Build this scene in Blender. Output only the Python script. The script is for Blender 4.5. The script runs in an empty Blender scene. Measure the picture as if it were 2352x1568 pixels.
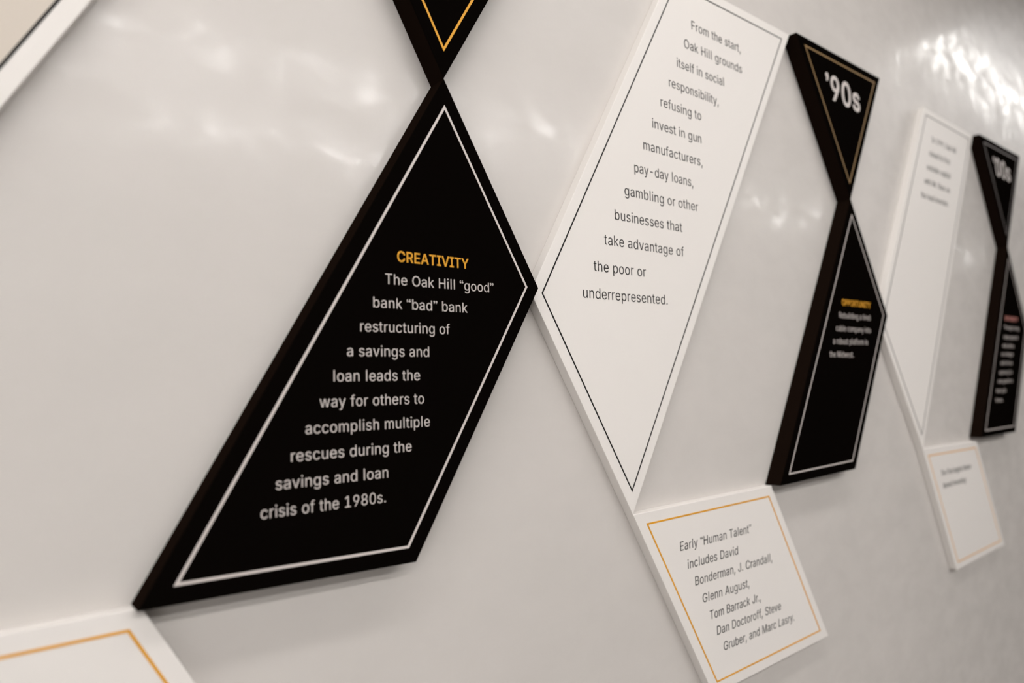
import bpy, bmesh, math, random
from mathutils import Matrix, Vector
from mathutils.geometry import delaunay_2d_cdt

# ------------------------------------------------------------------ camera
scene = bpy.context.scene
COL = scene.collection
cam_data = bpy.data.cameras.new('camera')
cam = bpy.data.objects.new('camera', cam_data)
COL.objects.link(cam)
ROT = [[0.7828616, -0.0213528, -0.6218294], [-0.6216985, -0.0667985, -0.780403], [-0.0248735, 0.997538, -0.0655689]]
cam.matrix_world = Matrix.Translation((0.0, -0.6, 1.5)) @ Matrix(ROT).to_4x4()
cam_data.sensor_width = 36.0
cam_data.lens = 24.4331
cam_data.clip_start = 0.02
cam_data.dof.use_dof = True
cam_data.dof.focus_distance = 0.78
cam_data.dof.aperture_fstop = 2.5
cam_data.dof.aperture_blades = 9
scene.camera = cam

# ------------------------------------------------------------------ world, exposure
world = bpy.data.worlds.new('world')
scene.world = world
world.use_nodes = True
world.node_tree.nodes['Background'].inputs[0].default_value = (0.9, 0.95, 1.0, 1)
world.node_tree.nodes['Background'].inputs[1].default_value = 0.0
vs = scene.view_settings
scene.display_settings.display_device = 'sRGB'
vs.view_transform = 'Standard'
vs.look = 'None'
vs.gamma = 1.0
vs.use_curve_mapping = False
vs.exposure = 0.06

# lamps of the room: (name, label, centre x, y, length, width, radiance)
LAMPS = [
    (0.6, -2.00, 4.4, 0.06, 51.0, 'long linear ceiling light in the row nearer the wall of panels'),
    (0.6, -2.75, 4.4, 0.06, 63.0, 'long linear ceiling light in the row farther from the wall of panels'),
    (4.7, -2.15, 1.7, 0.10, 22.0, 'short linear ceiling light beyond the two long rows'),
    (8.3, -2.30, 1.0, 0.16, 19.0, 'short linear ceiling light at the far end of the room'),
    (4.20, -0.39, 2.7, 0.12, 13.0, 'wall washer light over the far end of the panel wall'),
    (0.10, -0.60, 3.0, 0.12, 14.5, 'wide wall washer light over the near panels'),
]
FILL_WINDOW = 2.3      # radiance of the added window, side fill light from the left end
LAMP_COL = (1.0, 0.975, 0.95)

# ------------------------------------------------------------------ materials
def new_mat(name):
    m = bpy.data.materials.new(name)
    m.use_nodes = True
    return m, m.node_tree.nodes, m.node_tree.links, m.node_tree.nodes['Principled BSDF']

def paint(name, col, rough=0.45, spec=0.5, bump=0.0, scale=900.0):
    m, N, L, b = new_mat(name)
    tc = N.new('ShaderNodeTexCoord')
    no = N.new('ShaderNodeTexNoise'); no.inputs['Scale'].default_value = 14.0; no.inputs['Detail'].default_value = 4
    L.new(tc.outputs['Object'], no.inputs['Vector'])
    mr = N.new('ShaderNodeMapRange')
    mr.inputs['To Min'].default_value = rough - 0.05; mr.inputs['To Max'].default_value = rough + 0.05
    L.new(no.outputs['Fac'], mr.inputs['Value']); L.new(mr.outputs['Result'], b.inputs['Roughness'])
    b.inputs['Base Color'].default_value = (*col, 1)
    b.inputs['Specular IOR Level'].default_value = spec
    if bump:
        fi = N.new('ShaderNodeTexNoise'); fi.inputs['Scale'].default_value = scale; fi.inputs['Detail'].default_value = 2
        L.new(tc.outputs['Object'], fi.inputs['Vector'])
        bp = N.new('ShaderNodeBump'); bp.inputs['Strength'].default_value = bump; bp.inputs['Distance'].default_value = 0.0004
        L.new(fi.outputs['Fac'], bp.inputs['Height']); L.new(bp.outputs['Normal'], b.inputs['Normal'])
    return m

def plaster():
    """polished trowelled plaster: faint grey-beige mottling, burnished and duller patches, trowel marks"""
    m, N, L, b = new_mat('polished_plaster')
    tc = N.new('ShaderNodeTexCoord')
    def noise(scale, detail, rough=0.5, stretch=(1, 1, 1), dist=0.0):
        mp = N.new('ShaderNodeMapping'); mp.inputs['Scale'].default_value = stretch
        L.new(tc.outputs['Object'], mp.inputs['Vector'])
        n = N.new('ShaderNodeTexNoise')
        n.inputs['Scale'].default_value = scale; n.inputs['Detail'].default_value = detail
        n.inputs['Roughness'].default_value = rough; n.inputs['Distortion'].default_value = dist
        L.new(mp.outputs['Vector'], n.inputs['Vector'])
        return n.outputs['Fac']
    big = noise(4.0, 3, 0.5, (1, 1, 1.2), 0.2)
    cr = N.new('ShaderNodeValToRGB')
    cr.color_ramp.elements[0].position = 0.25; cr.color_ramp.elements[0].color = (0.536, 0.508, 0.482, 1)
    cr.color_ramp.elements[1].position = 0.75; cr.color_ramp.elements[1].color = (0.560, 0.528, 0.502, 1)
    L.new(big, cr.inputs['Fac']); L.new(cr.outputs['Color'], b.inputs['Base Color'])
    b.inputs['Roughness'].default_value = 0.42
    b.inputs['Specular IOR Level'].default_value = 0.25
    # burnished patches carry a thin polish
    patch = noise(15.0, 5, 0.62, (1, 1, 1.6), 0.3)
    def remap(src, f0, f1, t0, t1):
        mr = N.new('ShaderNodeMapRange'); mr.interpolation_type = 'SMOOTHSTEP'
        for k, v in zip(('From Min', 'From Max', 'To Min', 'To Max'), (f0, f1, t0, t1)): mr.inputs[k].default_value = v
        L.new(src, mr.inputs['Value']); return mr.outputs['Result']
    L.new(remap(patch, 0.34, 0.66, 0.06, 0.42), b.inputs['Coat Weight'])
    L.new(remap(patch, 0.34, 0.68, 0.24, 0.10), b.inputs['Coat Roughness'])
    # bump: slow waviness + vertical trowel ripples + fine grain
    wav = noise(5.0, 3, 0.5, (1, 1, 0.8), 0.4)
    rip = noise(26.0, 4, 0.55, (1, 1, 0.25), 0.2)
    def mul(s, f):
        q = N.new('ShaderNodeMath'); q.operation = 'MULTIPLY'; q.inputs[1].default_value = f
        L.new(s, q.inputs[0]); return q.outputs[0]
    ad = N.new('ShaderNodeMath'); ad.operation = 'ADD'
    L.new(mul(wav, 0.8), ad.inputs[0]); L.new(mul(rip, 0.08), ad.inputs[1])
    ad2 = N.new('ShaderNodeMath'); ad2.operation = 'ADD'
    L.new(ad.outputs[0], ad2.inputs[0]); L.new(mul(noise(48.0, 3, 0.55, (1, 1, 0.7), 0.2), 0.05), ad2.inputs[1])
    bp = N.new('ShaderNodeBump'); bp.inputs['Strength'].default_value = 1.0; bp.inputs['Distance'].default_value = 0.004
    L.new(ad2.outputs[0], bp.inputs['Height']); L.new(bp.outputs['Normal'], b.inputs['Normal']); L.new(bp.outputs['Normal'], b.inputs['Coat Normal'])
    return m

M_WALL = plaster()
M_BLACK = paint('black_satin_paint', (0.0022, 0.0016, 0.0013), 0.65, 0.0, 0.15)
M_EDGE = paint('black_lit_edge', (0.0075, 0.0043, 0.003), 0.7, 0.0)  # board black with the brownish light reflected on its sides put into the colour
M_WHITE = paint('white_satin_paint', (0.715, 0.682, 0.652), 0.5, 0.3, 0.10)
M_INK = paint('black_vinyl', (0.006, 0.005, 0.005), 0.5, 0.2)
M_PALE = paint('pale_vinyl', (0.56, 0.505, 0.48), 0.5, 0.3)
M_GOLD = paint('gold_vinyl', (0.65, 0.30, 0.014), 0.5, 0.3)
M_DULL = paint('dull_gold_vinyl', (0.25, 0.15, 0.055), 0.5, 0.3)
M_BEIGE = paint('beige_print', (0.56, 0.50, 0.435), 0.5, 0.3)
M_GREY = paint('grey_vinyl', (0.16, 0.14, 0.135), 0.5, 0.3)
M_ROSE = paint('rose_vinyl', (0.50, 0.20, 0.17), 0.5, 0.3)
M_PLAIN = paint('room_paint', (0.30, 0.285, 0.27), 0.7, 0.3)
M_CEIL = paint('ceiling_paint', (0.48, 0.46, 0.44), 0.8, 0.2)
M_FLOOR = paint('floor_finish', (0.13, 0.12, 0.11), 0.5, 0.4)
M_METAL = paint('lamp_housing', (0.55, 0.55, 0.55), 0.4, 0.5)

def glow(name, strength):
    m, N, L, b = new_mat(name)
    b.inputs['Base Color'].default_value = (0.8, 0.8, 0.8, 1)
    b.inputs['Emission Color'].default_value = (*LAMP_COL, 1)
    b.inputs['Emission Strength'].default_value = strength
    return m

# ------------------------------------------------------------------ helpers
def link(name, me, mat, parent=None, loc=None):
    o = bpy.data.objects.new(name, me)
    COL.objects.link(o)
    if mat: me.materials.append(mat)
    if parent is not None: o.parent = parent
    if loc is not None: o.location = loc
    return o

def box_mesh(name, lo, hi):
    bm = bmesh.new()
    bmesh.ops.create_cube(bm, size=1.0)
    for v in bm.verts:
        v.co = Vector([lo[i] + (v.co[i] + 0.5) * (hi[i] - lo[i]) for i in range(3)])
    me = bpy.data.meshes.new(name); bm.to_mesh(me); bm.free()
    return me

def structure(name, lo, hi, mat):
    o = link(name, box_mesh(name, lo, hi), mat)
    o['kind'] = 'structure'
    return o

def inset(poly, d):
    """offset a counter-clockwise polygon inwards by d with mitred corners"""
    n = len(poly); out = []
    for i in range(n):
        a, b, c = Vector(poly[i - 1]), Vector(poly[i]), Vector(poly[(i + 1) % n])
        u, v = (b - a).normalized(), (c - b).normalized()
        nu, nv = Vector((-u.y, u.x)), Vector((-v.y, v.x))
        k = (nu + nv) / (1.0 + nu.dot(nv))
        out.append(b + k * d)
    return out

BACK = 0.0003           # board backs sit on the plaster
def board_mesh(poly, depth, ox, oz, bevel=0.0006):
    bm = bmesh.new()
    front = [bm.verts.new((x - ox, -depth, z - oz)) for x, z in poly]
    back = [bm.verts.new((x - ox, -BACK, z - oz)) for x, z in poly]
    f = bm.faces.new(front); bm.faces.new(back[::-1])
    n = len(poly)
    for i in range(n):
        j = (i + 1) % n
        bm.faces.new((front[j], front[i], back[i], back[j]))
    bmesh.ops.recalc_face_normals(bm, faces=bm.faces)
    for g in bm.faces: g.material_index = 0 if g is f else 1
    ed = list(f.edges)
    bmesh.ops.bevel(bm, geom=ed, offset=bevel, segments=2, profile=0.5, affect='EDGES')
    me = bpy.data.meshes.new('board'); bm.to_mesh(me); bm.free()
    return me

VINYL = 0.00025
def border_mesh(poly, depth, ox, oz, ins, width):
    A, B = inset(poly, ins), inset(poly, ins + width)
    bm = bmesh.new(); n = len(poly)
    def ring(P, y): return [bm.verts.new((q[0] - ox, y, q[1] - oz)) for q in P]
    of, inf = ring(A, -depth - VINYL), ring(B, -depth - VINYL)
    ob, inb = ring(A, -depth), ring(B, -depth)
    for i in range(n):
        j = (i + 1) % n
        bm.faces.new((of[i], of[j], inf[j], inf[i]))
        bm.faces.new((of[j], of[i], ob[i], ob[j]))
        bm.faces.new((inf[i], inf[j], inb[j], inb[i]))
        bm.faces.new((ob[i], inb[i], inb[j], ob[j]))
    bmesh.ops.recalc_face_normals(bm, faces=bm.faces)
    me = bpy.data.meshes.new('border_line'); bm.to_mesh(me); bm.free()
    return me

# letter outlines (thousandths of the type size): advance, 'x y hlx hly hrx hry, ... ; next contour'
GLYPHS = {
    ' ': (188, ''),
    ',': (188, '38 -120 15 0 10 64,68 71 -10 -63 23 0,137 71 -23 0 -18 -63,84 -120 18 64 -15 0'),
    '-': (453, '337 244 -74 0 0 -18,337 188 0 19 -74 0,114 188 74 0 0 19,114 244 0 -18 74 0'),
    '.': (188, '95 -4 13 0 -12 0,63 9 9 -9 -9 9,50 41 0 -13 0 13,63 73 -9 -9 9 9,95 87 -12 0 13 0,128 73 -9 9 9 -9,141 41 0 13 0 -13,128 9 9 9 -9 -9'),
    '0': (453, '227 -7 37 0 -38 0,130 24 27 -20 -27 21,69 113 14 -39 -14 39,48 254 0 -55 0 55,69 395 -14 -39 14 39,130 484 -26 -20 27 21,227 516 -38 0 37 0,323 484 -27 21 27 -20,384 395 -14 39 14 -39,405 254 0 55 0 -55,384 113 14 39 -14 -39,323 24 27 21 -26 -20;227 50 -25 0 25 0,290 74 -17 -16 18 16,330 144 -9 -31 9 30,344 254 0 -43 0 44,330 365 9 -31 -9 31,290 435 18 -16 -17 16,227 460 25 0 -25 0,163 435 17 16 -17 -16,123 365 9 31 -9 -31,109 254 0 44 0 -43,123 144 -9 30 9 -31,163 74 -17 16 17 -16'),
    '1': (453, '76 0 105 0 0 18,76 55 0 -19 105 0,391 55 -105 0 0 -19,391 0 0 18 -105 0;276 509 -26 0 0 -170,276 0 0 170 -21 0,212 0 22 0 0 149,212 448 0 -149 -1 0,209 448 1 0 -41 -30,86 358 41 30 0 23,86 427 0 -23 38 27,198 509 -37 -28 26 0'),
    '8': (453, '226 -7 34 0 -34 0,136 11 26 -12 -27 13,74 62 15 -22 -15 21,52 135 0 -27 0 22,65 195 -9 -18 9 18,101 241 -15 -12 15 12,153 265 -19 -4 0 0,153 267 0 -1 -25 6,93 308 15 -21 -15 21,70 380 0 -27 0 26,90 450 -13 -21 14 20,146 498 -24 -12 23 12,226 516 -30 0 30 0,306 498 -23 12 23 -12,361 450 -13 20 14 -21,382 380 0 26 0 -27,359 308 15 21 -15 -21,300 267 25 6 0 -1,300 265 0 0 19 -4,351 241 -15 12 15 -12,387 195 -9 18 9 -18,401 135 0 22 0 -27,378 62 15 21 -14 -22,317 11 26 13 -26 -12;226 49 -22 0 23 0,285 60 -17 -7 16 8,323 92 -9 -14 9 13,337 139 0 -18 0 19,322 189 10 -15 -9 14,283 223 17 -9 -17 8,226 235 21 0 -21 0,169 223 17 8 -17 -9,130 189 9 14 -10 -15,115 139 0 19 0 -18,129 92 -9 13 9 -14,167 60 -16 8 17 -7;226 290 -18 0 18 0,274 300 -14 -7 14 7,307 330 -8 -12 8 14,319 376 0 -18 0 17,308 420 7 -12 -8 13,275 450 14 -8 -14 6,226 460 19 0 -18 0,177 450 14 6 -14 -8,145 420 7 13 -8 -12,133 376 0 17 0 -18,145 330 -8 14 7 -12,178 300 -14 7 14 -7'),
    '9': (453, '226 516 -31 0 32 0,310 494 -24 14 25 -14,368 434 -14 26 14 -25,389 347 0 33 0 -25,373 270 11 27 -11 -27,315 168 28 41 -38 -56,200 0 39 56 -23 0,130 0 24 0 57 82,302 248 -58 -83 1 0,307 248 -2 0 -4 -10,288 221 8 8 -9 -8,257 202 12 5 -12 -5,218 195 14 0 -31 0,137 214 23 -13 -23 13,83 269 13 -24 -13 23,64 352 0 -32 0 32,85 436 -14 -24 14 25,142 494 -24 -14 25 14;226 460 20 0 -19 0,174 446 15 10 -15 -9,138 407 9 17 -8 -16,125 352 0 20 0 -22,138 296 -8 16 9 -17,174 257 -15 9 15 -9,226 243 -19 0 20 0,279 257 -16 -9 15 9,314 295 -8 -16 9 16,327 350 0 -20 0 22,314 407 9 -16 -8 17,279 446 15 -9 -15 10'),
    'A': (480, '16 0 23 0 62 170,201 509 -61 -170 25 0,276 509 -25 0 62 -170,463 0 -62 170 -23 0,395 0 23 0 -36 101,287 302 36 -100 -7 19,264 372 9 -28 -9 28,232 478 13 -43 4 0,245 478 -4 0 -12 -43,213 371 9 28 -9 -28,190 302 6 18 -35 -100,85 0 35 101 -23 0;110 142 86 0 0 19,110 199 0 -19 86 0,370 199 -87 0 0 -19,370 142 0 19 -87 0'),
    'B': (456, '60 0 62 0 0 170,60 509 0 -170 60 0,241 509 -60 0 35 0,329 491 -23 12 23 -13,381 442 -12 20 11 -20,398 374 0 25 0 -22,387 320 7 14 -8 -14,356 286 13 8 -12 -9,315 267 15 4 0 -2,315 262 0 2 16 -1,363 246 -16 10 16 -10,402 203 -10 18 11 -18,418 136 0 27 0 -26,400 67 12 20 -12 -21,344 18 26 12 -25 -12,246 0 41 0 -62 0;125 57 0 58 40 0,245 57 -40 0 39 0,330 80 -17 -15 17 15,355 137 0 -23 0 17,342 184 9 -14 -8 14,306 218 16 -8 -16 8,248 231 22 0 -41 0,125 231 41 0 0 -58;125 285 0 56 37 0,238 285 -38 0 19 0,288 296 -15 -7 15 7,323 326 -8 -13 9 13,336 372 0 -17 0 23,313 429 15 -15 -16 15,240 452 33 0 -38 0,125 452 38 0 0 -56'),
    'C': (510, '267 -7 26 0 -44 0,150 25 34 -21 -34 21,70 115 19 -39 -20 39,40 254 0 -54 0 54,70 393 -20 -39 19 39,150 484 -34 -22 34 21,267 516 -44 0 26 0,340 504 -23 8 23 -7,402 471 -18 15 18 -14,448 418 -12 21 12 -20,473 348 -5 26 -22 0,408 348 22 0 -4 18,389 394 9 -13 -8 14,357 428 13 -9 -12 10,315 449 16 -5 -15 5,267 456 17 0 -31 0,184 432 24 16 -25 -16,125 364 14 30 -14 -30,103 254 0 43 0 -43,125 145 -14 29 15 -30,184 76 -25 16 24 -15,267 53 -31 0 17 0,315 60 -15 -5 16 5,357 81 -12 -9 13 9,389 114 -8 -13 9 14,408 160 -4 -17 22 0,473 160 -22 0 -5 -26,448 91 12 20 -12 -21,402 38 19 14 -18 -15,341 5 22 7 -23 -8'),
    'D': (502, '219 0 51 0 -41 0,96 0 41 0 0 19,96 57 0 -19 40 0,215 57 -40 0 41 0,318 81 -28 -16 27 16,379 149 -13 -30 13 30,399 255 0 -41 0 41,379 360 13 -29 -13 30,320 428 26 -16 -27 16,221 452 39 0 -43 0,93 452 43 0 0 19,93 509 0 -19 44 0,225 509 -44 0 50 0,352 478 -35 21 36 -20,433 391 -18 38 19 -38,462 255 0 53 0 -53,433 119 19 38 -19 -39,351 31 36 20 -37 -21;125 509 -22 0 0 -170,125 0 0 170 -22 0,60 0 22 0 0 170,60 509 0 -170 22 0'),
    'E': (419, '60 0 105 0 0 170,60 509 0 -170 104 0,372 509 -104 0 0 -19,372 452 0 19 -82 0,125 452 82 0 0 -56,125 286 0 55 77 0,355 286 -77 0 0 -19,355 229 0 19 -77 0,125 229 77 0 0 -57,125 57 0 57 83 0,375 57 -83 0 0 -19,375 0 0 19 -105 0'),
    'F': (410, '60 0 22 0 0 170,60 509 0 -170 103 0,369 509 -103 0 0 -19,369 452 0 19 -81 0,125 452 81 0 0 -58,125 278 0 58 73 0,346 278 -74 0 0 -19,346 221 0 19 -74 0,125 221 73 0 0 -73,125 0 0 74 -22 0'),
    'G': (520, '269 -7 40 0 -46 0,149 25 35 -21 -34 21,69 116 19 -40 -19 39,40 254 0 -53 0 54,69 393 -19 -39 19 39,149 484 -34 -22 34 21,265 516 -43 0 27 0,340 504 -23 8 24 -8,403 469 -18 15 19 -15,449 416 -12 21 12 -20,474 349 -4 24 -22 0,408 349 22 0 -5 16,387 393 9 -13 -9 13,356 427 12 -9 -12 9,315 448 15 -4 -15 5,265 456 19 0 -30 0,183 432 25 16 -24 -15,125 364 14 30 -14 -30,103 254 0 43 0 -43,125 145 -14 30 15 -30,184 76 -25 16 25 -15,269 53 -32 0 28 0,345 71 -22 -12 22 12,396 123 -12 -22 13 23,415 202 0 -30 6 -1,434 199 -6 1 -50 0,283 199 50 0 0 19,283 256 0 -19 65 0,478 256 -65 0 0 -19,478 200 0 19 0 -42,451 91 18 31 -18 -31,377 19 31 17 -32 -17'),
    'H': (517, '60 0 22 0 0 170,60 509 0 -170 22 0,125 509 -22 0 0 -74,125 289 0 73 89 0,392 289 -89 0 0 73,392 509 0 -74 22 0,457 509 -22 0 0 -170,457 0 0 170 -22 0,392 0 22 0 0 77,392 232 0 -78 -89 0,125 232 89 0 0 -78,125 0 0 77 -22 0'),
    'I': (300, '31 0 79 0 0 19,31 57 0 -19 29 0,118 57 -29 0 0 132,118 452 0 -132 -29 0,31 452 29 0 0 19,31 509 0 -19 79 0,269 509 -79 0 0 -19,269 452 0 19 -29 0,183 452 29 0 0 -132,183 57 0 132 29 0,269 57 -29 0 0 -19,269 0 0 19 -79 0'),
    'J': (396, '185 -7 45 0 -45 0,76 33 28 -27 -29 26,33 145 0 -48 0 9,33 173 0 -9 22 0,98 173 -22 0 0 -9,98 145 0 9 0 -31,122 74 -16 16 16 -16,185 50 -26 0 26 0,248 74 -16 -16 16 16,272 145 0 -31 0 121,272 509 0 -121 21 0,336 509 -21 0 0 -121,336 145 0 121 0 -48,294 33 28 26 -28 -27'),
    'L': (393, '60 0 100 0 0 170,60 509 0 -170 22 0,125 509 -22 0 0 -151,125 57 0 151 79 0,361 57 -79 0 0 -19,361 0 0 19 -100 0'),
    'M': (628, '60 0 21 0 0 170,60 509 0 -170 31 0,152 509 -31 0 42 -107,277 187 -42 107 3 -7,287 159 -3 11 4 -11,299 123 -4 13 5 -13,311 84 -3 13 4 -13,322 49 -3 10 -5 0,307 49 5 0 3 10,318 83 -4 -13 4 12,330 121 -4 -13 4 13,342 158 -4 -11 4 12,352 187 -3 -8 42 107,476 509 -41 -107 31 0,568 509 -31 0 0 -170,568 0 0 170 -21 0,504 0 21 0 0 97,504 291 0 -97 0 11,504 327 0 -13 1 13,505 369 0 -15 0 14,506 413 0 -15 0 15,507 457 0 -14 2 0,513 457 -2 0 -5 -16,498 409 5 17 -6 -16,482 363 5 15 -5 -15,467 322 5 12 -4 -13,456 291 3 8 -38 -97,342 0 38 97 -19 0,286 0 19 0 -38 97,170 291 39 -97 -3 8,159 321 4 -12 -4 12,145 361 5 -15 -5 15,129 408 5 -17 -5 16,112 457 6 -17 2 0,119 457 -3 0 0 -13,120 416 0 15 0 -15,121 372 0 14 0 -15,122 328 -1 14 0 -13,122 291 0 11 0 -97,122 0 0 97 -21 0'),
    'N': (523, '60 0 22 0 0 170,60 509 0 -170 26 0,136 509 -25 0 69 -109,343 183 -69 108 6 -9,363 151 -8 13 7 -13,388 107 -9 16 8 -17,414 55 -9 18 -3 -1,405 54 3 0 -2 18,401 108 0 -18 -1 18,399 157 0 -15 0 15,399 195 0 -10 0 105,399 509 0 -105 21 0,463 509 -21 0 0 -170,463 0 0 170 -25 0,387 0 25 0 -62 97,202 290 62 -96 -8 13,177 331 9 -15 -8 14,148 381 11 -19 -11 19,108 452 16 -28 3 1,119 454 -4 -1 1 -26,122 384 -1 21 1 -22,124 328 0 16 1 -16,125 291 0 9 0 -97,125 0 0 97 -22 0'),
    'O': (533, '267 -7 44 0 -44 0,150 25 34 -21 -34 21,70 115 20 -39 -20 39,40 254 0 -54 0 54,70 393 -20 -39 20 39,150 484 -34 -22 34 21,267 516 -44 0 44 0,384 484 -34 21 34 -22,464 393 -20 39 19 -39,493 254 0 54 0 -54,464 115 19 39 -20 -39,384 25 34 21 -34 -21;267 53 -31 0 30 0,349 76 -24 -15 25 15,408 144 -14 -30 15 30,430 254 0 -43 0 44,408 365 15 -30 -14 30,349 433 25 -16 -24 15,267 456 30 0 -31 0,184 433 25 15 -24 -16,125 364 15 30 -14 -30,103 254 0 44 0 -43,125 144 -14 30 15 -30,184 76 -24 16 25 -15'),
    'P': (444, '60 0 22 0 0 170,60 509 0 -170 58 0,235 509 -58 0 39 0,332 487 -25 15 26 -14,390 430 -13 24 12 -25,409 348 0 30 0 -31,390 265 12 25 -13 -24,332 207 26 15 -25 -14,235 186 39 0 -42 0,109 186 42 0 0 19,109 242 0 -18 41 0,232 242 -41 0 27 0,297 256 -16 -9 16 9,333 294 -8 -16 8 16,344 348 0 -20 0 20,333 402 8 -16 -8 15,297 438 16 -8 -17 10,232 452 27 0 -36 0,125 452 35 0 0 -151,125 0 0 151 -22 0'),
    'R': (449, '60 0 22 0 0 170,60 509 0 -170 59 0,236 509 -59 0 39 0,333 489 -26 13 26 -14,390 433 -12 24 13 -23,409 352 0 30 0 -30,390 271 13 24 -12 -23,333 217 26 13 -26 -13,236 198 39 0 -47 0,96 198 47 0 0 19,96 255 0 -19 46 0,234 255 -46 0 26 0,298 267 -17 -8 16 8,334 300 -8 -14 7 15,345 352 0 -20 0 20,334 405 7 -15 -8 15,298 440 16 -9 -17 8,233 452 27 0 -36 0,125 452 36 0 0 -151,125 0 0 151 -22 0;353 0 25 0 -41 76,230 229 41 -76 24 0,303 229 -24 0 41 -76,428 0 -42 76 -25 0'),
    'S': (447, '224 -9 38 0 -37 0,128 9 27 -12 -28 12,64 60 15 -22 -15 22,38 137 2 -30 22 0,104 137 -22 0 2 -20,123 88 -11 13 11 -13,166 59 -17 6 18 -7,224 49 -21 0 23 0,286 60 -18 -7 18 8,330 92 -11 -14 10 14,346 139 0 -18 0 17,332 179 9 -10 -9 10,296 204 15 -6 -15 7,245 222 19 -5 -21 6,184 239 20 -5 -42 12,86 289 23 -21 -23 22,52 372 0 -33 0 29,75 448 -15 -22 15 21,138 498 -27 -12 26 12,227 516 -33 0 34 0,316 498 -26 12 26 -12,377 449 -15 20 15 -21,401 378 -1 26 -21 0,337 378 21 0 -2 25,302 437 21 -14 -21 15,225 458 31 0 -22 0,167 448 17 7 -16 -7,129 418 9 13 -9 -12,115 376 0 16 0 -18,131 334 -11 10 11 -11,169 308 -15 6 15 -6,212 293 -13 4 18 -4,264 279 -17 5 15 -4,312 264 -17 6 16 -7,359 238 -15 10 14 -11,394 198 -9 16 10 -16,408 139 0 23 0 -28,386 64 15 22 -14 -23,323 11 28 13 -27 -13'),
    'T': (449, '32 452 53 0 0 19,32 509 0 -19 128 0,417 509 -129 0 0 -19,417 452 0 19 -53 0,257 452 53 0 0 -151,257 0 0 151 -22 0,193 0 21 0 0 151,193 452 0 -151 -54 0'),
    'U': (517, '259 -8 40 0 -40 0,154 15 30 -15 -30 16,85 80 16 -27 -17 27,60 173 0 -35 0 112,60 509 0 -112 22 0,124 509 -21 0 0 -111,124 178 0 110 0 -24,141 113 -11 19 11 -19,187 68 -20 11 20 -11,259 52 -28 0 28 0,331 68 -20 -11 20 11,377 113 -11 -19 10 19,393 178 0 -24 0 110,393 509 0 -111 21 0,457 509 -21 0 0 -112,457 173 0 112 0 -35,433 80 16 27 -17 -27,363 15 30 16 -29 -15'),
    'V': (480, '204 0 24 0 -63 170,16 509 63 -170 23 0,84 509 -22 0 36 -101,192 206 -36 101 6 -17,215 137 -9 29 9 -28,248 31 -13 42 -5 0,235 31 4 0 12 43,267 138 -9 -28 9 28,290 206 -6 -17 35 101,395 509 -35 -101 22 0,463 509 -23 0 -62 -170,278 0 62 170 -25 0'),
    'Y': (472, '204 0 21 0 0 69,204 208 0 -69 -63 100,16 509 63 -100 25 0,91 509 -25 0 34 -55,192 344 -34 55 11 -18,222 292 -9 17 9 -17,250 230 -10 25 -9 0,224 230 8 0 9 25,251 293 -9 -17 9 17,280 344 -10 -17 34 55,381 509 -34 -55 25 0,455 509 -25 0 -62 -100,268 208 62 100 0 -69,268 0 0 69 -22 0'),
    'a': (389, '160 -8 22 0 -24 0,94 5 20 -9 -19 9,48 45 11 -18 -12 17,30 108 0 -25 0 22,43 161 -8 -14 9 13,78 193 -15 -8 14 8,125 211 -17 -4 18 3,178 220 -18 -2 23 3,234 227 -14 -2 14 1,265 235 -7 -4 7 4,276 255 0 -10 0 0,276 257 0 -1 0 15,267 297 6 -11 -6 11,240 322 12 -6 -12 6,196 331 17 0 -18 0,149 322 13 6 -13 -5,118 301 8 8 -8 -9,100 274 4 9 -20 6,41 291 20 -6 9 23,78 346 -16 -14 17 14,133 375 -20 -6 20 6,194 384 -21 0 14 0,239 379 -16 4 16 -3,286 360 -15 10 15 -9,322 320 -9 18 10 -17,337 251 0 29 0 -83,337 0 0 84 -20 0,276 0 21 0 0 17,276 52 0 -17 -1 0,272 52 2 0 -4 -9,252 25 9 9 -9 -10,215 1 15 6 -15 -6;170 45 -15 0 23 0,228 59 -16 -9 16 9,263 93 -8 -14 9 14,276 138 0 -16 0 17,276 190 0 -18 -3 -3,260 182 8 2 -9 -2,231 176 11 2 -10 -2,200 171 10 1 -10 -1,176 168 6 1 -15 -2,134 159 13 4 -12 -5,103 139 8 9 -7 -8,92 105 0 14 0 -13,102 72 -7 9 7 -9,130 52 -12 5 12 -4'),
    'b': (424, '229 -8 32 0 -23 0,172 4 15 -8 -14 8,138 31 8 -10 -8 11,118 59 5 -8 -2 0,112 59 2 0 0 -20,112 0 0 20 -20 0,53 0 19 0 0 170,53 509 0 -170 20 0,114 509 -21 0 0 -63,114 319 0 63 1 0,118 319 -1 0 5 8,137 346 -8 -10 9 10,171 373 -14 -8 15 7,229 384 -24 0 32 0,313 360 -24 16 24 -15,370 293 -14 29 13 -30,390 189 0 40 0 -40,370 84 14 30 -14 -29,313 16 25 16 -24 -16;220 47 -23 0 24 0,279 66 -16 -13 17 12,316 117 -8 -22 8 21,328 190 0 -28 0 26,316 261 8 -21 -8 21,280 311 16 -12 -16 13,220 330 24 0 -23 0,161 312 16 12 -16 -12,125 263 8 21 -8 -21,113 190 0 28 0 -29,125 115 -8 21 8 -21,162 65 -16 12 16 -12'),
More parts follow.
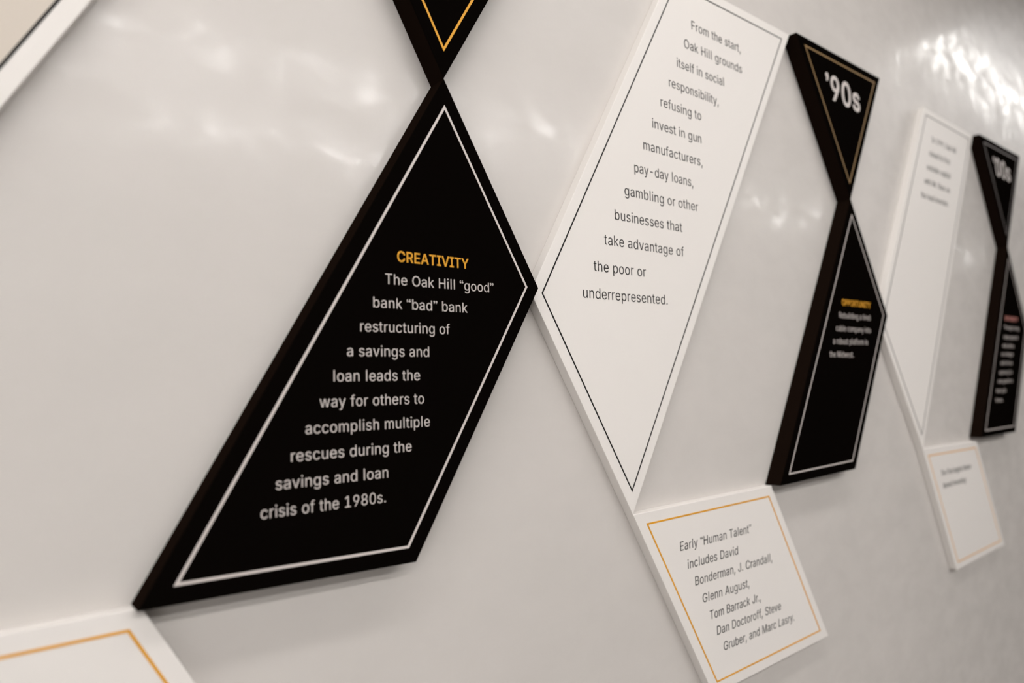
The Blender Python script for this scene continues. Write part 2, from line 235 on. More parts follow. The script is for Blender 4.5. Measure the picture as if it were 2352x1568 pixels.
    'c': (396, '207 -8 19 0 -34 0,117 16 26 -16 -26 17,56 85 15 -29 -15 29,34 187 0 -39 0 40,56 291 -15 -29 15 29,117 360 -26 -16 26 16,207 384 -34 0 19 0,260 377 -16 5 16 -5,305 356 -13 9 14 -9,340 322 -10 13 10 -14,362 277 -5 17 -20 -5,303 262 19 5 -3 10,290 289 6 -8 -5 8,270 311 8 -7 -8 6,242 325 10 -3 -10 3,207 330 13 0 -25 0,145 310 17 13 -16 -13,108 258 8 22 -8 -21,96 187 0 26 0 -25,108 117 -8 22 8 -21,145 66 -16 13 17 -13,207 46 -25 0 13 0,243 52 -11 -4 10 3,271 66 -9 -6 8 6,292 89 -6 -9 5 8,304 117 -2 -10 20 -5,363 102 -20 5 -5 -17,341 56 10 14 -9 -13,306 21 14 10 -13 -9,261 -1 16 5 -17 -5'),
    'd': (424, '195 -8 24 0 -31 0,112 16 24 -16 -25 16,55 84 13 -29 -14 30,34 189 0 -40 0 40,55 293 -14 -30 14 29,112 360 -24 -15 24 16,196 384 -32 0 23 0,253 373 -15 7 15 -8,287 346 -8 10 9 -10,306 319 -4 8 2 0,311 319 -2 0 0 63,311 509 0 -63 20 0,372 509 -21 0 0 -170,372 0 0 170 -20 0,313 0 19 0 0 20,313 59 0 -20 -2 0,307 59 2 0 -5 -8,287 31 9 11 -9 -10,252 4 15 8 -14 -8;204 47 -23 0 24 0,263 65 -16 -12 16 12,299 115 -8 -21 9 21,312 190 0 -29 0 28,300 263 8 -21 -8 21,263 312 16 -12 -16 12,204 330 24 0 -23 0,145 311 16 13 -17 -12,108 261 8 21 -8 -21,96 190 0 26 0 -28,109 117 -9 21 8 -22,145 66 -16 12 16 -13'),
    'e': (404, '212 -8 26 0 -37 0,117 16 27 -16 -27 17,56 85 14 -29 -15 29,34 187 0 -39 0 39,55 290 -14 -30 14 29,115 359 -26 -16 26 17,205 384 -34 0 21 0,266 374 -20 7 20 -7,319 341 -16 15 16 -15,357 282 -9 24 9 -24,371 194 0 34 0 -8,371 169 0 9 -99 0,75 169 99 0 0 17,75 221 0 -17 87 0,338 221 -88 0 -9 -6,310 202 9 6 0 25,298 268 8 -19 -8 20,262 314 16 -11 -15 11,205 330 23 0 -23 0,146 313 17 12 -16 -11,109 270 9 18 -9 -18,96 211 0 21 0 -11,96 178 0 11 0 -28,110 106 -9 20 10 -19,151 62 -17 10 17 -11,212 46 -23 0 16 0,254 53 -13 -5 12 4,285 73 -9 -9 9 9,306 106 -5 -14 19 -5,365 91 -20 5 -6 -20,335 39 14 15 -14 -15,282 4 21 9 -20 -8'),
    'f': (254, '228 379 -74 0 0 -17,228 327 0 17 -74 0,6 327 74 0 0 17,6 379 0 -17 74 0;81 0 20 0 0 144,81 432 0 -144 0 21,96 486 -10 -15 10 14,135 519 -16 -8 17 7,187 530 -18 0 14 0,222 527 -9 2 10 -2,243 521 -5 2 -5 -18,227 468 5 18 -3 2,215 472 5 -1 -5 1,195 474 8 0 -19 0,154 460 9 9 -8 -9,142 419 0 18 0 -140,142 0 0 140 -21 0'),
    'g': (425, '207 -151 31 0 -28 0,134 -140 20 -7 -21 8,82 -110 14 -12 -13 12,50 -69 8 -15 18 9,101 -41 -17 -9 6 -8,122 -66 -9 9 8 -9,154 -88 -13 6 14 -6,207 -97 -21 0 31 0,282 -75 -19 -15 20 15,311 -6 0 -31 0 25,311 68 0 -24 -1 0,306 68 2 0 -4 -8,287 42 8 9 -9 -10,252 16 15 7 -14 -8,195 5 24 0 -31 0,113 27 24 -15 -25 14,55 90 14 -28 -14 28,34 191 0 -39 0 39,55 293 -14 -29 14 29,112 360 -24 -15 25 16,196 384 -31 0 24 0,254 373 -15 8 14 -8,288 346 -8 10 9 -10,308 319 -5 8 1 0,313 319 -2 0 0 20,313 379 0 -20 20 0,372 379 -19 0 0 -129,372 -9 0 129 0 -33,350 -90 15 21 -14 -21,290 -136 26 10 -24 -10;205 59 -24 0 23 0,264 75 -16 -11 16 11,300 121 -8 -20 8 20,312 193 0 -28 0 27,300 264 8 -21 -8 20,264 312 16 -12 -16 12,205 330 23 0 -24 0,145 312 16 12 -16 -13,109 262 8 21 -9 -20,96 193 0 25 0 -27,109 123 -9 20 8 -21,145 76 -16 11 17 -11'),
    'h': (410, '114 227 0 22 0 -76,114 0 0 76 -21 0,53 0 20 0 0 170,53 509 0 -170 20 0,114 509 -21 0 0 -74,114 288 0 73 -4 0,102 288 4 0 12 34,152 362 -21 -15 22 15,227 384 -28 0 26 0,295 369 -19 10 20 -11,341 321 -11 21 11 -21,357 240 0 33 0 -80,357 0 0 80 -20 0,296 0 20 0 0 78,296 235 0 -78 0 30,273 304 15 -16 -15 17,210 329 27 0 -18 0,161 317 14 8 -15 -7,126 283 9 15 -8 -16'),
    'i': (167, '53 0 20 0 0 126,53 379 0 -126 20 0,114 379 -21 0 0 -126,114 0 0 126 -21 0;84 443 12 0 -12 0,54 455 8 -8 -8 7,41 483 0 -11 0 11,54 512 -8 -8 8 8,84 524 -12 0 12 0,114 512 -8 8 8 -8,126 483 0 11 0 -11,114 455 8 7 -8 -8'),
    'k': (381, '110 137 22 21 0 25,110 212 0 -25 4 0,120 212 -3 0 55 56,284 379 -54 -56 26 0,360 379 -25 0 -58 -60,184 199 59 60 -2 0,177 199 3 0 -22 -21;53 0 20 0 0 170,53 509 0 -170 20 0,114 509 -21 0 0 -170,114 0 0 170 -21 0;294 0 26 0 -49 62,148 186 48 -62 14 14,191 229 -14 -15 61 -77,372 0 -60 76 -26 0'),
    'l': (195, '67 0,128 0,128 520,67 520'),
    'm': (610, '53 0 20 0 0 126,53 379 0 -126 19 0,112 379 -20 0 0 -28,112 295 0 28 -1 0,108 295 1 0 5 21,132 346 -11 -14 12 13,172 376 -15 -7 15 7,219 386 -16 0 28 0,287 361 -17 17 18 -17,321 295 -5 27 -3 0,312 295 3 0 5 18,337 343 -12 -13 12 14,381 375 -17 -8 17 7,437 386 -21 0 22 0,497 372 -18 9 18 -10,541 328 -11 20 10 -19,557 255 0 30 0 -85,557 0 0 85 -21 0,496 0 20 0 0 85,496 254 0 -85 0 27,472 313 16 -12 -15 12,419 330 20 0 -17 0,374 320 13 7 -12 -7,345 290 7 13 -6 -12,335 247 0 16 0 -82,335 0 0 82 -20 0,274 0 20 0 0 87,274 260 0 -87 0 21,253 311 14 -13 -14 13,199 330 22 0 -14 0,158 320 13 7 -14 -7,126 289 8 14 -8 -13,114 238 0 20 0 -79,114 0 0 79 -21 0'),
    'n': (410, '114 227 0 22 0 -76,114 0 0 76 -21 0,53 0 20 0 0 126,53 379 0 -126 19 0,112 379 -20 0 0 -30,112 288 0 30 -3 0,102 288 4 0 12 34,152 362 -21 -15 22 15,227 384 -28 0 26 0,295 369 -19 10 19 -11,341 321 -11 21 11 -21,357 240 0 33 0 -80,357 0 0 80 -20 0,296 0 20 0 0 78,296 235 0 -78 0 30,273 304 15 -16 -15 17,210 329 27 0 -18 0,161 317 14 8 -15 -7,126 283 9 15 -8 -16'),
    'o': (415, '207 -8 35 0 -34 0,117 16 26 -16 -26 17,56 85 15 -29 -15 29,34 187 0 -39 0 40,56 291 -15 -29 15 29,117 360 -26 -16 26 16,207 384 -34 0 35 0,299 360 -27 16 26 -16,359 291 -14 29 15 -29,381 187 0 40 0 -39,359 85 15 29 -14 -29,299 16 26 17 -27 -16;207 46 -25 0 26 0,270 66 -16 -13 17 13,307 117 -8 -21 8 22,319 187 0 -25 0 26,307 258 8 -22 -8 22,270 310 17 -13 -16 13,207 330 26 0 -25 0,145 310 17 13 -16 -13,108 258 8 22 -8 -21,96 187 0 26 0 -25,108 117 -8 22 8 -21,145 66 -16 13 17 -13'),
    'p': (424, '53 -143 20 0 0 174,53 379 0 -174 19 0,112 379 -20 0 0 -20,112 319 0 20 2 0,118 319 -2 0 5 8,137 346 -8 -10 8 10,171 373 -14 -8 15 7,229 384 -24 0 32 0,313 360 -24 16 24 -15,370 293 -14 29 13 -30,390 189 0 40 0 -40,370 84 14 30 -14 -29,313 16 25 16 -24 -16,229 -8 32 0 -23 0,173 4 14 -8 -15 8,138 31 8 -10 -8 11,118 59 5 -8 -1 0,114 59 1 0 0 -67,114 -143 0 67 -21 0;220 47 -23 0 24 0,279 66 -16 -13 17 12,316 117 -8 -22 8 21,328 190 0 -28 0 26,316 261 8 -21 -8 21,280 311 16 -12 -16 13,220 330 24 0 -23 0,161 312 16 12 -16 -12,125 263 8 21 -8 -21,113 190 0 28 0 -29,125 115 -8 21 8 -21,162 65 -16 12 16 -12'),
    'r': (259, '53 0 20 0 0 126,53 379 0 -126 19 0,112 379 -20 0 0 -19,112 321 0 19 1 0,115 321 -1 0 7 19,152 367 -17 -11 18 12,213 385 -23 0 5 0,229 384 -6 1 6 0,243 384 -3 0 0 -21,243 322 0 21 -1 1,230 324 7 -1 -7 1,207 326 8 0 -18 0,159 315 14 7 -14 -8,126 284 8 13 -8 -14,114 237 0 18 0 -79,114 0 0 79 -21 0'),
    's': (365, '182 -8 29 0 -26 0,112 3 20 -7 -20 8,62 38 13 -15 -13 15,36 94 4 -22 19 4,94 106 -20 -4 5 -20,124 60 -15 10 15 -10,181 45 -23 0 27 0,244 62 -15 -11 16 12,268 103 0 -16 0 13,254 136 9 -9 -9 8,212 155 19 -4 -21 5,149 170 21 -5 -34 8,72 208 17 -17 -17 17,47 274 0 -27 0 22,65 332 -12 -17 12 16,115 370 -21 -9 21 10,187 384 -27 0 26 0,254 372 -19 8 18 -8,299 339 -12 14 11 -14,324 290 -5 18 -19 -4,268 277 19 4 -4 15,243 316 12 -12 -13 11,187 332 25 0 -22 0,131 317 15 10 -15 -11,109 277 0 16 0 -14,124 243 -10 9 10 -8,172 223 -22 5 19 -5,229 209 -19 5 35 -8,306 171 -16 17 17 -17,331 106 0 27 0 -22,312 47 13 17 -12 -17,260 6 22 10 -23 -9'),
    't': (227, '204 379 -66 0 0 -17,204 327 0 17 -66 0,6 327 66 0 0 17,6 379 0 -17 66 0;65 471 0 -126 20 0,126 471 -20 0 0 -124,126 98 0 124 0 -17,136 61 -7 8 7 -7,170 50 -16 0 4 0,185 51 -6 -1 6 1,202 54 -5 -1 4 -18,213 2 -4 17 -6 -2,192 -3 8 1 -8 -1,168 -4 8 0 -32 0,92 21 18 -17 -18 17,65 93 0 -31 0 126'),
    'u': (410, '182 -5 28 0 -25 0,115 11 19 -11 -20 10,69 59 11 -22 -11 21,53 139 0 -32 0 80,53 379 0 -80 20 0,114 379 -21 0 0 -78,114 144 0 78 0 -30,137 75 -16 16 15 -17,200 50 -27 0 18 0,249 62 -14 -8 15 8,283 97 -8 -16 9 15,296 153 0 -22 0 75,296 379 0 -75 20 0,357 379 -20 0 0 -126,357 0 0 126 -20 0,298 0 20 0 0 31,298 92 0 -31 3 0,307 92 -3 0 -12 -35,257 17 22 15 -21 -15'),
    'v': (389, '162 0 22 0 -48 126,17 379 49 -126 23 0,84 379 -22 0 27 -75,165 155 -27 75 9 -23,187 87 -6 23 6 -23,206 21 -7 21 -8 0,184 21 7 0 7 21,203 87 -6 -23 6 23,224 155 -8 -23 27 75,305 379 -27 -75 22 0,372 379 -23 0 -49 -126,226 0 49 126 -21 0'),
    'w': (567, '138 0 20 0 -39 126,22 379 39 -126 22 0,87 379 -21 0 15 -55,134 214 -16 55 6 -23,154 137 -7 28 7 -29,175 41 -7 35 -3 0,165 41 3 0 7 34,186 135 -7 -29 6 28,206 214 -7 -24 16 55,252 379 -15 -55 22 0,316 379 -21 0 16 -55,362 214 -16 55 6 -24,382 136 -7 28 6 -29,402 41 -7 35 -4 0,391 41 4 0 7 35,413 135 -7 -28 7 29,434 214 -7 -24 15 55,480 379 -16 -55 21 0,545 379 -22 0 -39 -126,430 0 38 126 -21 0,368 0 21 0 -16 57,319 172 16 -58 -5 17,304 225 5 -18 -4 18,290 280 5 -19 -4 19,276 338 5 -20 5 0,290 338 -4 0 -4 -20,277 280 4 20 -5 -18,262 225 5 18 -4 -19,248 172 5 17 -16 -58,199 0 16 57 -21 0'),
    'y': (389, '48 -139 3 -1 4 18,62 -86 -5 -17 3 0,71 -87 -3 0 12 -3,104 -89 -10 -2 10 2,130 -74 -8 -8 8 8,151 -36 -6 -17 3 12,162 -1 -4 -12 -48 127,17 379 49 -127 23 0,84 379 -22 0 27 -75,165 155 -27 75 9 -23,187 87 -6 22 6 -23,206 21 -7 21 -8 0,184 21 7 0 6 21,202 87 -6 -23 7 23,224 155 -8 -23 27 75,305 379 -27 -75 22 0,372 379 -23 0 -56 -145,204 -58 56 146 -8 -20,176 -107 11 13 -10 -13,139 -136 14 6 -14 -6,92 -145 17 0 -11 0,64 -143 8 -1 -7 1'),
    '’': (125, '43 508,77 508,103 490,109 455,103 415,77 372,49 352,31 366,55 396,65 425,35 432,17 450,15 476,25 498'),
    '“': (260, '84 352,50 352,24 370,18 405,24 445,50 488,78 508,96 494,72 464,62 435,92 428,110 410,112 384,102 362;216 352,182 352,156 370,150 405,156 445,182 488,210 508,228 494,204 464,194 435,224 428,242 410,244 384,234 362'),
    '”': (260, '46 508,80 508,106 490,112 455,106 415,80 372,52 352,34 366,58 396,68 425,38 432,20 450,18 476,28 498;178 508,212 508,238 490,244 455,238 415,212 372,184 352,166 366,190 396,200 425,170 432,152 450,150 476,160 498'),
}
_parsed = {}
def glyph(ch):
    if ch not in _parsed:
        adv, txt = GLYPHS[ch]
        sp = [[[int(v) for v in p.split()] for p in s.split(',')] for s in txt.split(';')] if txt else []
        _parsed[ch] = (adv, sp)
    return _parsed[ch]

def ink(t):
    x = 0; lo, hi = 9e9, -9e9
    for ch in t:
        adv, sp = glyph(ch)
        for s in sp:
            for q in s: lo = min(lo, x + q[0]); hi = max(hi, x + q[0])
        x += adv
    return lo, hi

def outline(s, weight, sign):
    """flatten one contour and push it outwards by weight"""
    P = []; n = len(s)
    for i in range(n):
        a, b = s[i], s[(i + 1) % n]
        p0 = Vector(a[:2]); p3 = Vector(b[:2])
        P.append(p0)
        if len(a) > 2:
            p1 = p0 + Vector(a[4:6]); p2 = p3 + Vector(b[2:4])
            if abs((p1 - p0).cross(p3 - p0)) + abs((p2 - p0).cross(p3 - p0)) > 60:
                for t in (0.25, 0.5, 0.75):
                    u = 1 - t
                    P.append(p0 * u ** 3 + p1 * 3 * u * u * t + p2 * 3 * u * t * t + p3 * t ** 3)
    Q = []
    for p in P:
        if not Q or (p - Q[-1]).length > 0.5: Q.append(p)
    if (Q[0] - Q[-1]).length <= 0.5: Q.pop()
    n = len(Q); out = []
    for i in range(n):
        u, v = (Q[i] - Q[i - 1]).normalized(), (Q[(i + 1) % n] - Q[i]).normalized()
        nu, nv = Vector((u.y, -u.x)) * sign, Vector((v.y, -v.x)) * sign
        k = (nu + nv) / max(0.35, 1.0 + nu.dot(nv))
        out.append((Q[i] + k * weight * 1000.0) / 1000.0)
    return out

def area(P):
    return 0.5 * sum(P[i][0] * P[(i + 1) % len(P)][1] - P[(i + 1) % len(P)][0] * P[i][1] for i in range(len(P)))

def winding(P, x, y):
    w = 0; n = len(P)
    for i in range(n):
        (x0, y0), (x1, y1) = P[i], P[(i + 1) % n]
        if (y0 > y) != (y1 > y) and x < x0 + (y - y0) * (x1 - x0) / (y1 - y0): w += 1 if y1 > y0 else -1
    return w

_letter = {}
def letter(ch, weight):
    """one letter at unit size as (vertices, faces): the filled front and its thin edge"""
    if (ch, weight) in _letter: return _letter[ch, weight]
    sp = glyph(ch)[1]; V, F = [], []
    if sp:
        sign = 1 if area(max(sp, key=lambda s: abs(area(s)))) > 0 else -1
        loops = [outline(s, weight, sign) for s in sp]
        pts, edges = [], []
        for L in loops:
            k = len(pts); pts += L
            edges += [(k + i, k + (i + 1) % len(L)) for i in range(len(L))]
        cv, ce, cf, *_ = delaunay_2d_cdt([Vector(p) for p in pts], edges, [], 0, 1e-6)
        tris = []
        for f in cf:
            x = sum(cv[i].x for i in f) / len(f); y = sum(cv[i].y for i in f) / len(f)
            if sum(winding(L, x, y) for L in loops) * sign > 0:
                a3 = area([cv[i] for i in f])
                tris.append(list(f) if a3 > 0 else list(f)[::-1])
        V = [(v.x, v.y, 1) for v in cv] + [(v.x, v.y, 0) for v in cv]
        n = len(cv); F = [t for t in tris]
        seen = {(t[i], t[(i + 1) % len(t)]) for t in tris for i in range(len(t))}
        F += [[b, a, a + n, b + n] for a, b in seen if (b, a) not in seen]
        used = sorted({i for f in F for i in f}); idx = {j: i for i, j in enumerate(used)}
        V = [V[j] for j in used]; F = [[idx[i] for i in f] for f in F]
    _letter[ch, weight] = (V, F)
    return V, F

def lettering_mesh(size, lines, depth, ox, oz, weight):
    """flat vinyl letters: each line starts at x0, ends at x1 on baseline z"""
    VV, FF = [], []
    for t, x0, x1, z in lines:
        lo, hi = ink(t)
        k = (x1 - x0) / ((hi - lo) / 1000.0) * 0.955    # letter width; the rest goes into the spacing
        gap = (x1 - x0) / k - (hi - lo) / 1000.0
        gaps = sum(2.0 if c == ' ' else 1.0 for c in t[:-1]) or 1.0
        x = -lo / 1000.0
        for ch in t:
            V, F = letter(ch, weight); n = len(VV)
            VV += [(x0 + (x + gx) * k - ox, -depth - (VINYL if gz > 0 else 0.0), z + gy * size - oz) for gx, gy, gz in V]
            FF += [[n + i for i in f] for f in F]
            x += glyph(ch)[0] / 1000.0 + gap / gaps * (2.0 if ch == ' ' else 1.0)
    me = bpy.data.meshes.new('lettering'); me.from_pydata(VV, [], FF); me.update()
    return me

D_BLACK, D_WHITE = 0.0255, 0.0135
def panel(name, label, group, poly, black, line_mat, line_w, texts=(), ins=0.0138, category='wall panel', insert=None):
    depth = D_BLACK if black else D_WHITE
    ox = sum(q[0] for q in poly) / len(poly); oz = min(q[1] for q in poly)
    root = bpy.data.objects.new(name, None); COL.objects.link(root)
    root.location = (ox, 0, oz); root.empty_display_size = 0.05
    root['label'] = label; root['category'] = category; root['group'] = group
    bo = link('board', board_mesh(poly, depth, ox, oz), M_BLACK if black else M_WHITE, root)
    bo.data.materials.append(M_EDGE if black else M_WHITE)
    b = link('border_line', border_mesh(poly, depth, ox, oz, ins, line_w), line_mat, root)
    b['label'] = {'dull_gold_vinyl': 'thin dull gold border line', 'gold_vinyl': 'thin gold border line', 'pale_vinyl': 'thin pale border line',
                  'black_vinyl': 'thin black border line', 'grey_vinyl': 'thin grey border line'}[line_mat.name]
    if insert:
        inner = inset(poly, ins + line_w)
        bm = bmesh.new()
        rings = [[bm.verts.new((q[0] - ox, y, q[1] - oz)) for q in inner] for y in (-depth - 0.0001, -depth)]
        bm.faces.new(rings[0])
        for i in range(len(inner)):
            j = (i + 1) % len(inner); bm.faces.new((rings[0][j], rings[0][i], rings[1][i], rings[1][j]))
        bmesh.ops.recalc_face_normals(bm, faces=bm.faces)
        me = bpy.data.meshes.new('printed_field'); bm.to_mesh(me); bm.free()
        link('printed_field', me, insert, root)['label'] = 'plain beige field inside the border'
    for part, plabel, mat, weight, (size, lines) in texts:
        o = link(part, lettering_mesh(size, lines, depth, ox, oz, weight), mat, root)
        o['label'] = plabel
    return root

# ------------------------------------------------------------------ the room
structure('wall_back', (-2.52, 0.0, 0.0), (10.0, 0.12, 2.8), M_WALL)
structure('wall_front', (-2.52, -4.32, 0.0), (10.0, -4.2, 2.8), M_PLAIN)
# left end wall with an added, unseen fill-light window (four wall pieces around the opening)
WX = -2.4; WY0, WY1, WZ0, WZ1 = -3.9, -0.5, 0.6, 2.35
bm = bmesh.new()
for lo, hi in (((WX - .12, -4.32, 0), (WX, 0.12, WZ0)), ((WX - .12, -4.32, WZ1), (WX, 0.12, 2.8)),
               ((WX - .12, -4.32, WZ0), (WX, WY0, WZ1)), ((WX - .12, WY1, WZ0), (WX, 0.12, WZ1))):
    me = box_mesh('piece', lo, hi); bm.from_mesh(me); bpy.data.meshes.remove(me)
me = bpy.data.meshes.new('wall_left'); bm.to_mesh(me); bm.free()
link('wall_left', me, M_PLAIN)['kind'] = 'structure'
bm = bmesh.new()
ym = (WY0 + WY1) / 2
for lo, hi in (((WX - .10, WY0, WZ0), (WX - .04, WY1, WZ0 + .05)), ((WX - .10, WY0, WZ1 - .05), (WX - .04, WY1, WZ1)),
               ((WX - .10, WY0, WZ0 + .05), (WX - .04, WY0 + .05, WZ1 - .05)), ((WX - .10, WY1 - .05, WZ0 + .05), (WX - .04, WY1, WZ1 - .05)),
               ((WX - .10, ym - .025, WZ0 + .05), (WX - .04, ym + .025, WZ1 - .05))):
    me = box_mesh('piece', lo, hi); bm.from_mesh(me); bpy.data.meshes.remove(me)
me = bpy.data.meshes.new('fill_window_1'); bm.to_mesh(me); bm.free()
fill_win = link('fill_window_1', me, M_METAL); fill_win['kind'] = 'structure'
link('fill_pane', box_mesh('fill_pane', (WX - .115, WY0 + .03, WZ0 + .03), (WX - .102, WY1 - .03, WZ1 - .03)),
     glow('fill_glow', FILL_WINDOW), fill_win)  # glowing pane added to brighten the left sides of the panels
structure('wall_right', (10.0, -4.32, 0.0), (10.12, 0.12, 2.8), M_PLAIN)
structure('floor', (-2.52, -4.32, -0.1), (10.12, 0.12, 0.0), M_FLOOR)
structure('ceiling', (-2.52, -4.32, 2.8), (10.12, 0.12, 2.9), M_CEIL)

# ------------------------------------------------------------------ the panels on the wall
G_TRI, G_KITE = 'black triangular decade panels', 'black kite-shaped panels with a pale border'
G_WHITE, G_BOX = 'tall white kite-shaped panels', 'small white slanted panels with a gold border'

panel('kite_panel', 'white panel with beige field and black border, cut off at the top left corner', G_WHITE,
      [(-0.0600, 2.0795), (-0.3400, 1.6050), (-0.1820, 1.3440), (0.2298, 2.0795)], False, M_INK, 0.0023, insert=M_BEIGE)
panel('slanted_panel', 'white slanted panel with gold border, cut off at the bottom left corner', G_BOX,
      [(-0.1820, 1.3435), (-0.0320, 1.0859), (0.2595, 1.0859), (0.1097, 1.3439)], False, M_GOLD, 0.0022)
panel('triangular_panel', 'black triangular panel with gold border at the top edge, above the CREATIVITY panel', G_TRI,
      [(0.2305, 2.0826), (0.3781, 1.8136), (0.5341, 2.0826)], True, M_GOLD, 0.0024)
panel('kite_panel', 'large black kite-shaped panel headed CREATIVITY in gold, nearest the viewer', G_KITE,
      [(0.3781, 1.8136), (0.1049, 1.3444), (0.3374, 1.3399), (0.4969, 1.6078)], True, M_PALE, 0.0024,
      [('heading', 'bold gold word CREATIVITY', M_GOLD, 0.012, (0.0195, [
        ('CREATIVITY', 0.3219, 0.4033, 1.6212)])),
       ('lettering', 'ten lines of pale lettering', M_PALE, -0.003, (0.0195, [
        ('The Oak Hill “good”', 0.3087, 0.4347, 1.5988),
        ('bank “bad” bank', 0.2961, 0.4011, 1.5762),
        ('restructuring of', 0.2829, 0.3792, 1.5537),
        ('a savings and', 0.2698, 0.3549, 1.5312),
        ('loan leads the', 0.2569, 0.3443, 1.5088),
        ('way for others to', 0.2439, 0.3484, 1.4866),
        ('accomplish multiple', 0.2312, 0.3544, 1.4645),
        ('rescues during the', 0.2186, 0.3340, 1.4424),
        ('savings and loan', 0.2057, 0.3090, 1.4205),
        ('crisis of the 1980s.', 0.1934, 0.3063, 1.3985)]))])
panel('kite_panel', 'tall white kite-shaped panel with thirteen lines of black text, right of CREATIVITY', G_WHITE,
      [(0.7686, 2.0748), (0.4956, 1.6049), (0.6501, 1.3404), (1.0786, 2.0780)], False, M_INK, 0.0018,
      [('lettering', 'thirteen lines of thin black lettering', M_INK, -0.003, (0.0256, [
        ('From the start,', 0.8099, 0.9314, 2.0043),
        ('Oak Hill grounds', 0.7911, 0.9322, 1.9720),
        ('itself in social', 0.7729, 0.8831, 1.9392),
        ('responsibility,', 0.7536, 0.8673, 1.9059),
        ('refusing to', 0.7342, 0.8235, 1.8736),
        ('invest in gun', 0.7151, 0.8214, 1.8398),
        ('manufacturers,', 0.6954, 0.8216, 1.8064),
        ('pay-day loans,', 0.6761, 0.7980, 1.7729),
        ('gambling or other', 0.6558, 0.8070, 1.7393),
        ('businesses that', 0.6363, 0.7693, 1.7054),
        ('take advantage of', 0.6158, 0.7710, 1.6718),
        ('the poor or', 0.5958, 0.6908, 1.6374),
        ('underrepresented.', 0.5767, 0.7322, 1.6037)]))])
panel('slanted_panel', 'white slanted panel with gold border and seven lines of names', G_BOX,
      [(0.6501, 1.3404), (0.7958, 1.0844), (1.1019, 1.0891), (0.9584, 1.3429)], False, M_GOLD, 0.0022,
      [('lettering', 'seven lines of thin black lettering', M_INK, -0.003, (0.0232, [
        ('Early “Human Talent”', 0.7381, 0.9001, 1.2824),
        ('includes David', 0.7521, 0.8651, 1.2572),
        ('Bonderman, J. Crandall,', 0.7663, 0.9501, 1.2330),
        ('Glenn August,', 0.7805, 0.8887, 1.2078),
        ('Tom Barrack Jr.,', 0.7947, 0.9162, 1.1827),
        ('Dan Doctoroff, Steve', 0.8089, 0.9675, 1.1593),
        ('Gruber, and Marc Lasry.', 0.8223, 1.0025, 1.1355)]))])
panel('triangular_panel', "black triangular panel with gold border reading '90s", G_TRI,
      [(1.0794, 2.0776), (1.2377, 1.8194), (1.3861, 2.0797)], True, M_DULL, 0.0026,
      [('heading', "bold pale '90s", M_PALE, 0.013, (0.0855, [
        ('’90s', 1.1720, 1.2936, 1.9904)]))])
panel('kite_panel', "black kite-shaped panel headed OPPORTUNITY, below the '90s triangle", G_KITE,
      [(1.2377, 1.8194), (0.9633, 1.3431), (1.1987, 1.3468), (1.3573, 1.6160)], True, M_PALE, 0.0021,
      [('heading', 'bold gold word OPPORTUNITY', M_GOLD, 0.012, (0.0200, [
        ('OPPORTUNITY', 1.1847, 1.2897, 1.6265)])),
       ('lettering', 'four lines of pale lettering', M_PALE, -0.009, (0.0200, [
        ('Rebuilding a tired', 1.1720, 1.2855, 1.6039),
        ('cable company into', 1.1584, 1.2848, 1.5813),
        ('a robust platform in', 1.1460, 1.2705, 1.5592),
        ('the Midwest.', 1.1321, 1.2147, 1.5367)]))])
panel('kite_panel', 'blurred white kite-shaped panel with five short lines, between OPPORTUNITY and the far black panels', G_WHITE,
      [(1.6250, 2.0827), (1.3476, 1.6053), (1.5084, 1.3565), (1.9087, 2.0799)], False, M_INK, 0.0018,
      [('lettering', 'five lines of thin black lettering', M_INK, -0.003, (0.0256, [
        ('In 1999, Oak Hill', 1.6561, 1.7929, 2.0121),
        ('raised its first', 1.6383, 1.7510, 1.9783),
        ('outside capital', 1.6203, 1.7466, 1.9449),
        ('with Mr. Bass as', 1.6024, 1.7386, 1.9114),
        ('the lead investor.', 1.5800, 1.7251, 1.8778)]))])
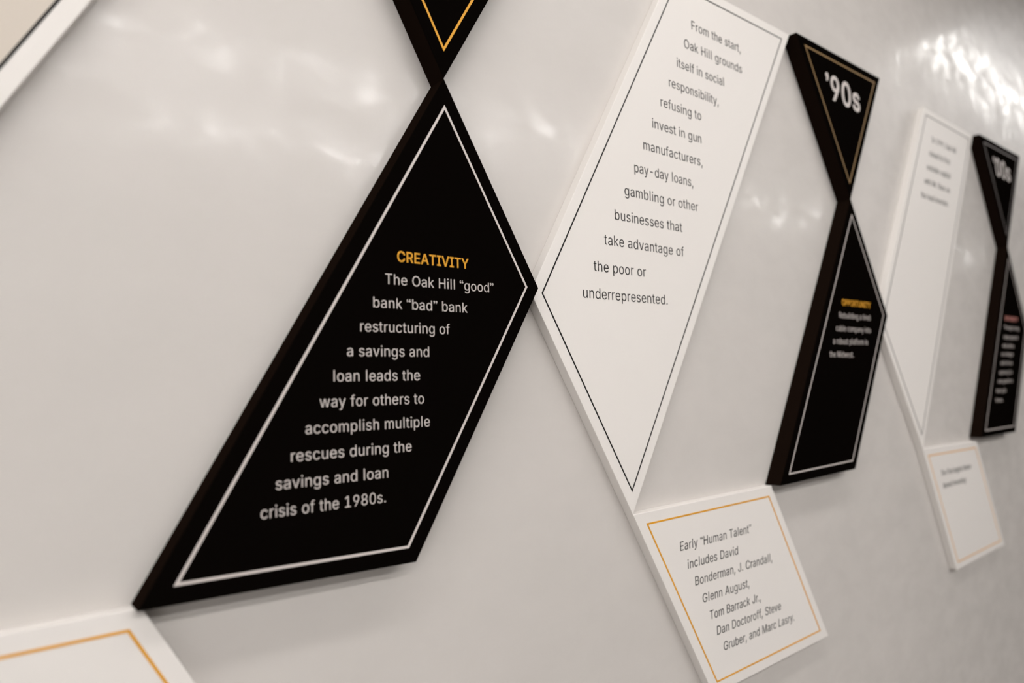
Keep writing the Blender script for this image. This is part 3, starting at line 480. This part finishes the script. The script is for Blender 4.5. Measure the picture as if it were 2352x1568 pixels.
panel('slanted_panel', 'small far white slanted panel with gold border and only two lines of text', G_BOX,
      [(1.5084, 1.3565), (1.6392, 1.0964), (1.9314, 1.1014), (1.7987, 1.3535)], False, M_GOLD, 0.0022,
      [('lettering', 'two lines of thin black lettering', M_INK, -0.003, (0.0232, [
        ('The Firm begins theme-', 1.5893, 1.7606, 1.2954),
        ('based investing', 1.5974, 1.7185, 1.2697)]))])
panel('triangular_panel', "blurred black triangular panel reading '00s near the right edge", G_TRI,
      [(1.9167, 2.0814), (2.0632, 1.8214), (2.2116, 2.0831)], True, M_GREY, 0.0028,
      [('heading', "bold pale '00s", M_PALE, 0.013, (0.0855, [
        ('’00s', 2.0036, 2.1208, 1.9983)]))])
panel('kite_panel', "blurred black kite-shaped panel with nine short lines, below the '00s triangle", G_KITE,
      [(2.0632, 1.8214), (1.7955, 1.3607), (2.0220, 1.3607), (2.1700, 1.6155)], True, M_PALE, 0.0021,
      [('heading', 'bold rose heading', M_ROSE, 0.012, (0.0200, [
        ('INTEGRITY', 2.0047, 2.0990, 1.6336)])),
       ('lettering', 'nine short lines of pale lettering', M_PALE, -0.009, (0.0198, [
        ('Through a long', 1.9952, 2.1014, 1.6114),
        ('range approach', 1.9857, 2.0890, 1.5879),
        ('when others', 1.9747, 2.0539, 1.5661),
        ('see danger', 1.9611, 2.0446, 1.5458),
        ('and not an', 1.9512, 2.0330, 1.5244),
        ('opening for', 1.9375, 2.0281, 1.5018),
        ('new growth in', 1.9240, 2.0256, 1.4807),
        ('hard cycle', 1.9087, 1.9757, 1.4584),
        ('times.', 1.8998, 1.9497, 1.4365)]))])

# ------------------------------------------------------------------ ceiling lights
for i, (x, y, ln, w, e, label) in enumerate(LAMPS):
    root = bpy.data.objects.new('ceiling_light', None); COL.objects.link(root)
    root.location = (x, y, 2.8)
    root['label'] = label; root['category'] = 'ceiling light'; root['group'] = 'linear ceiling lights'
    link('housing', box_mesh('housing', (-ln / 2 - .01, -w / 2 - .01, -.03), (ln / 2 + .01, w / 2 + .01, -.0005)), M_METAL, root)
    link('diffuser', box_mesh('diffuser', (-ln / 2, -w / 2, -.036), (ln / 2, w / 2, -.0302)), glow('lamp_diffuser', e), root)
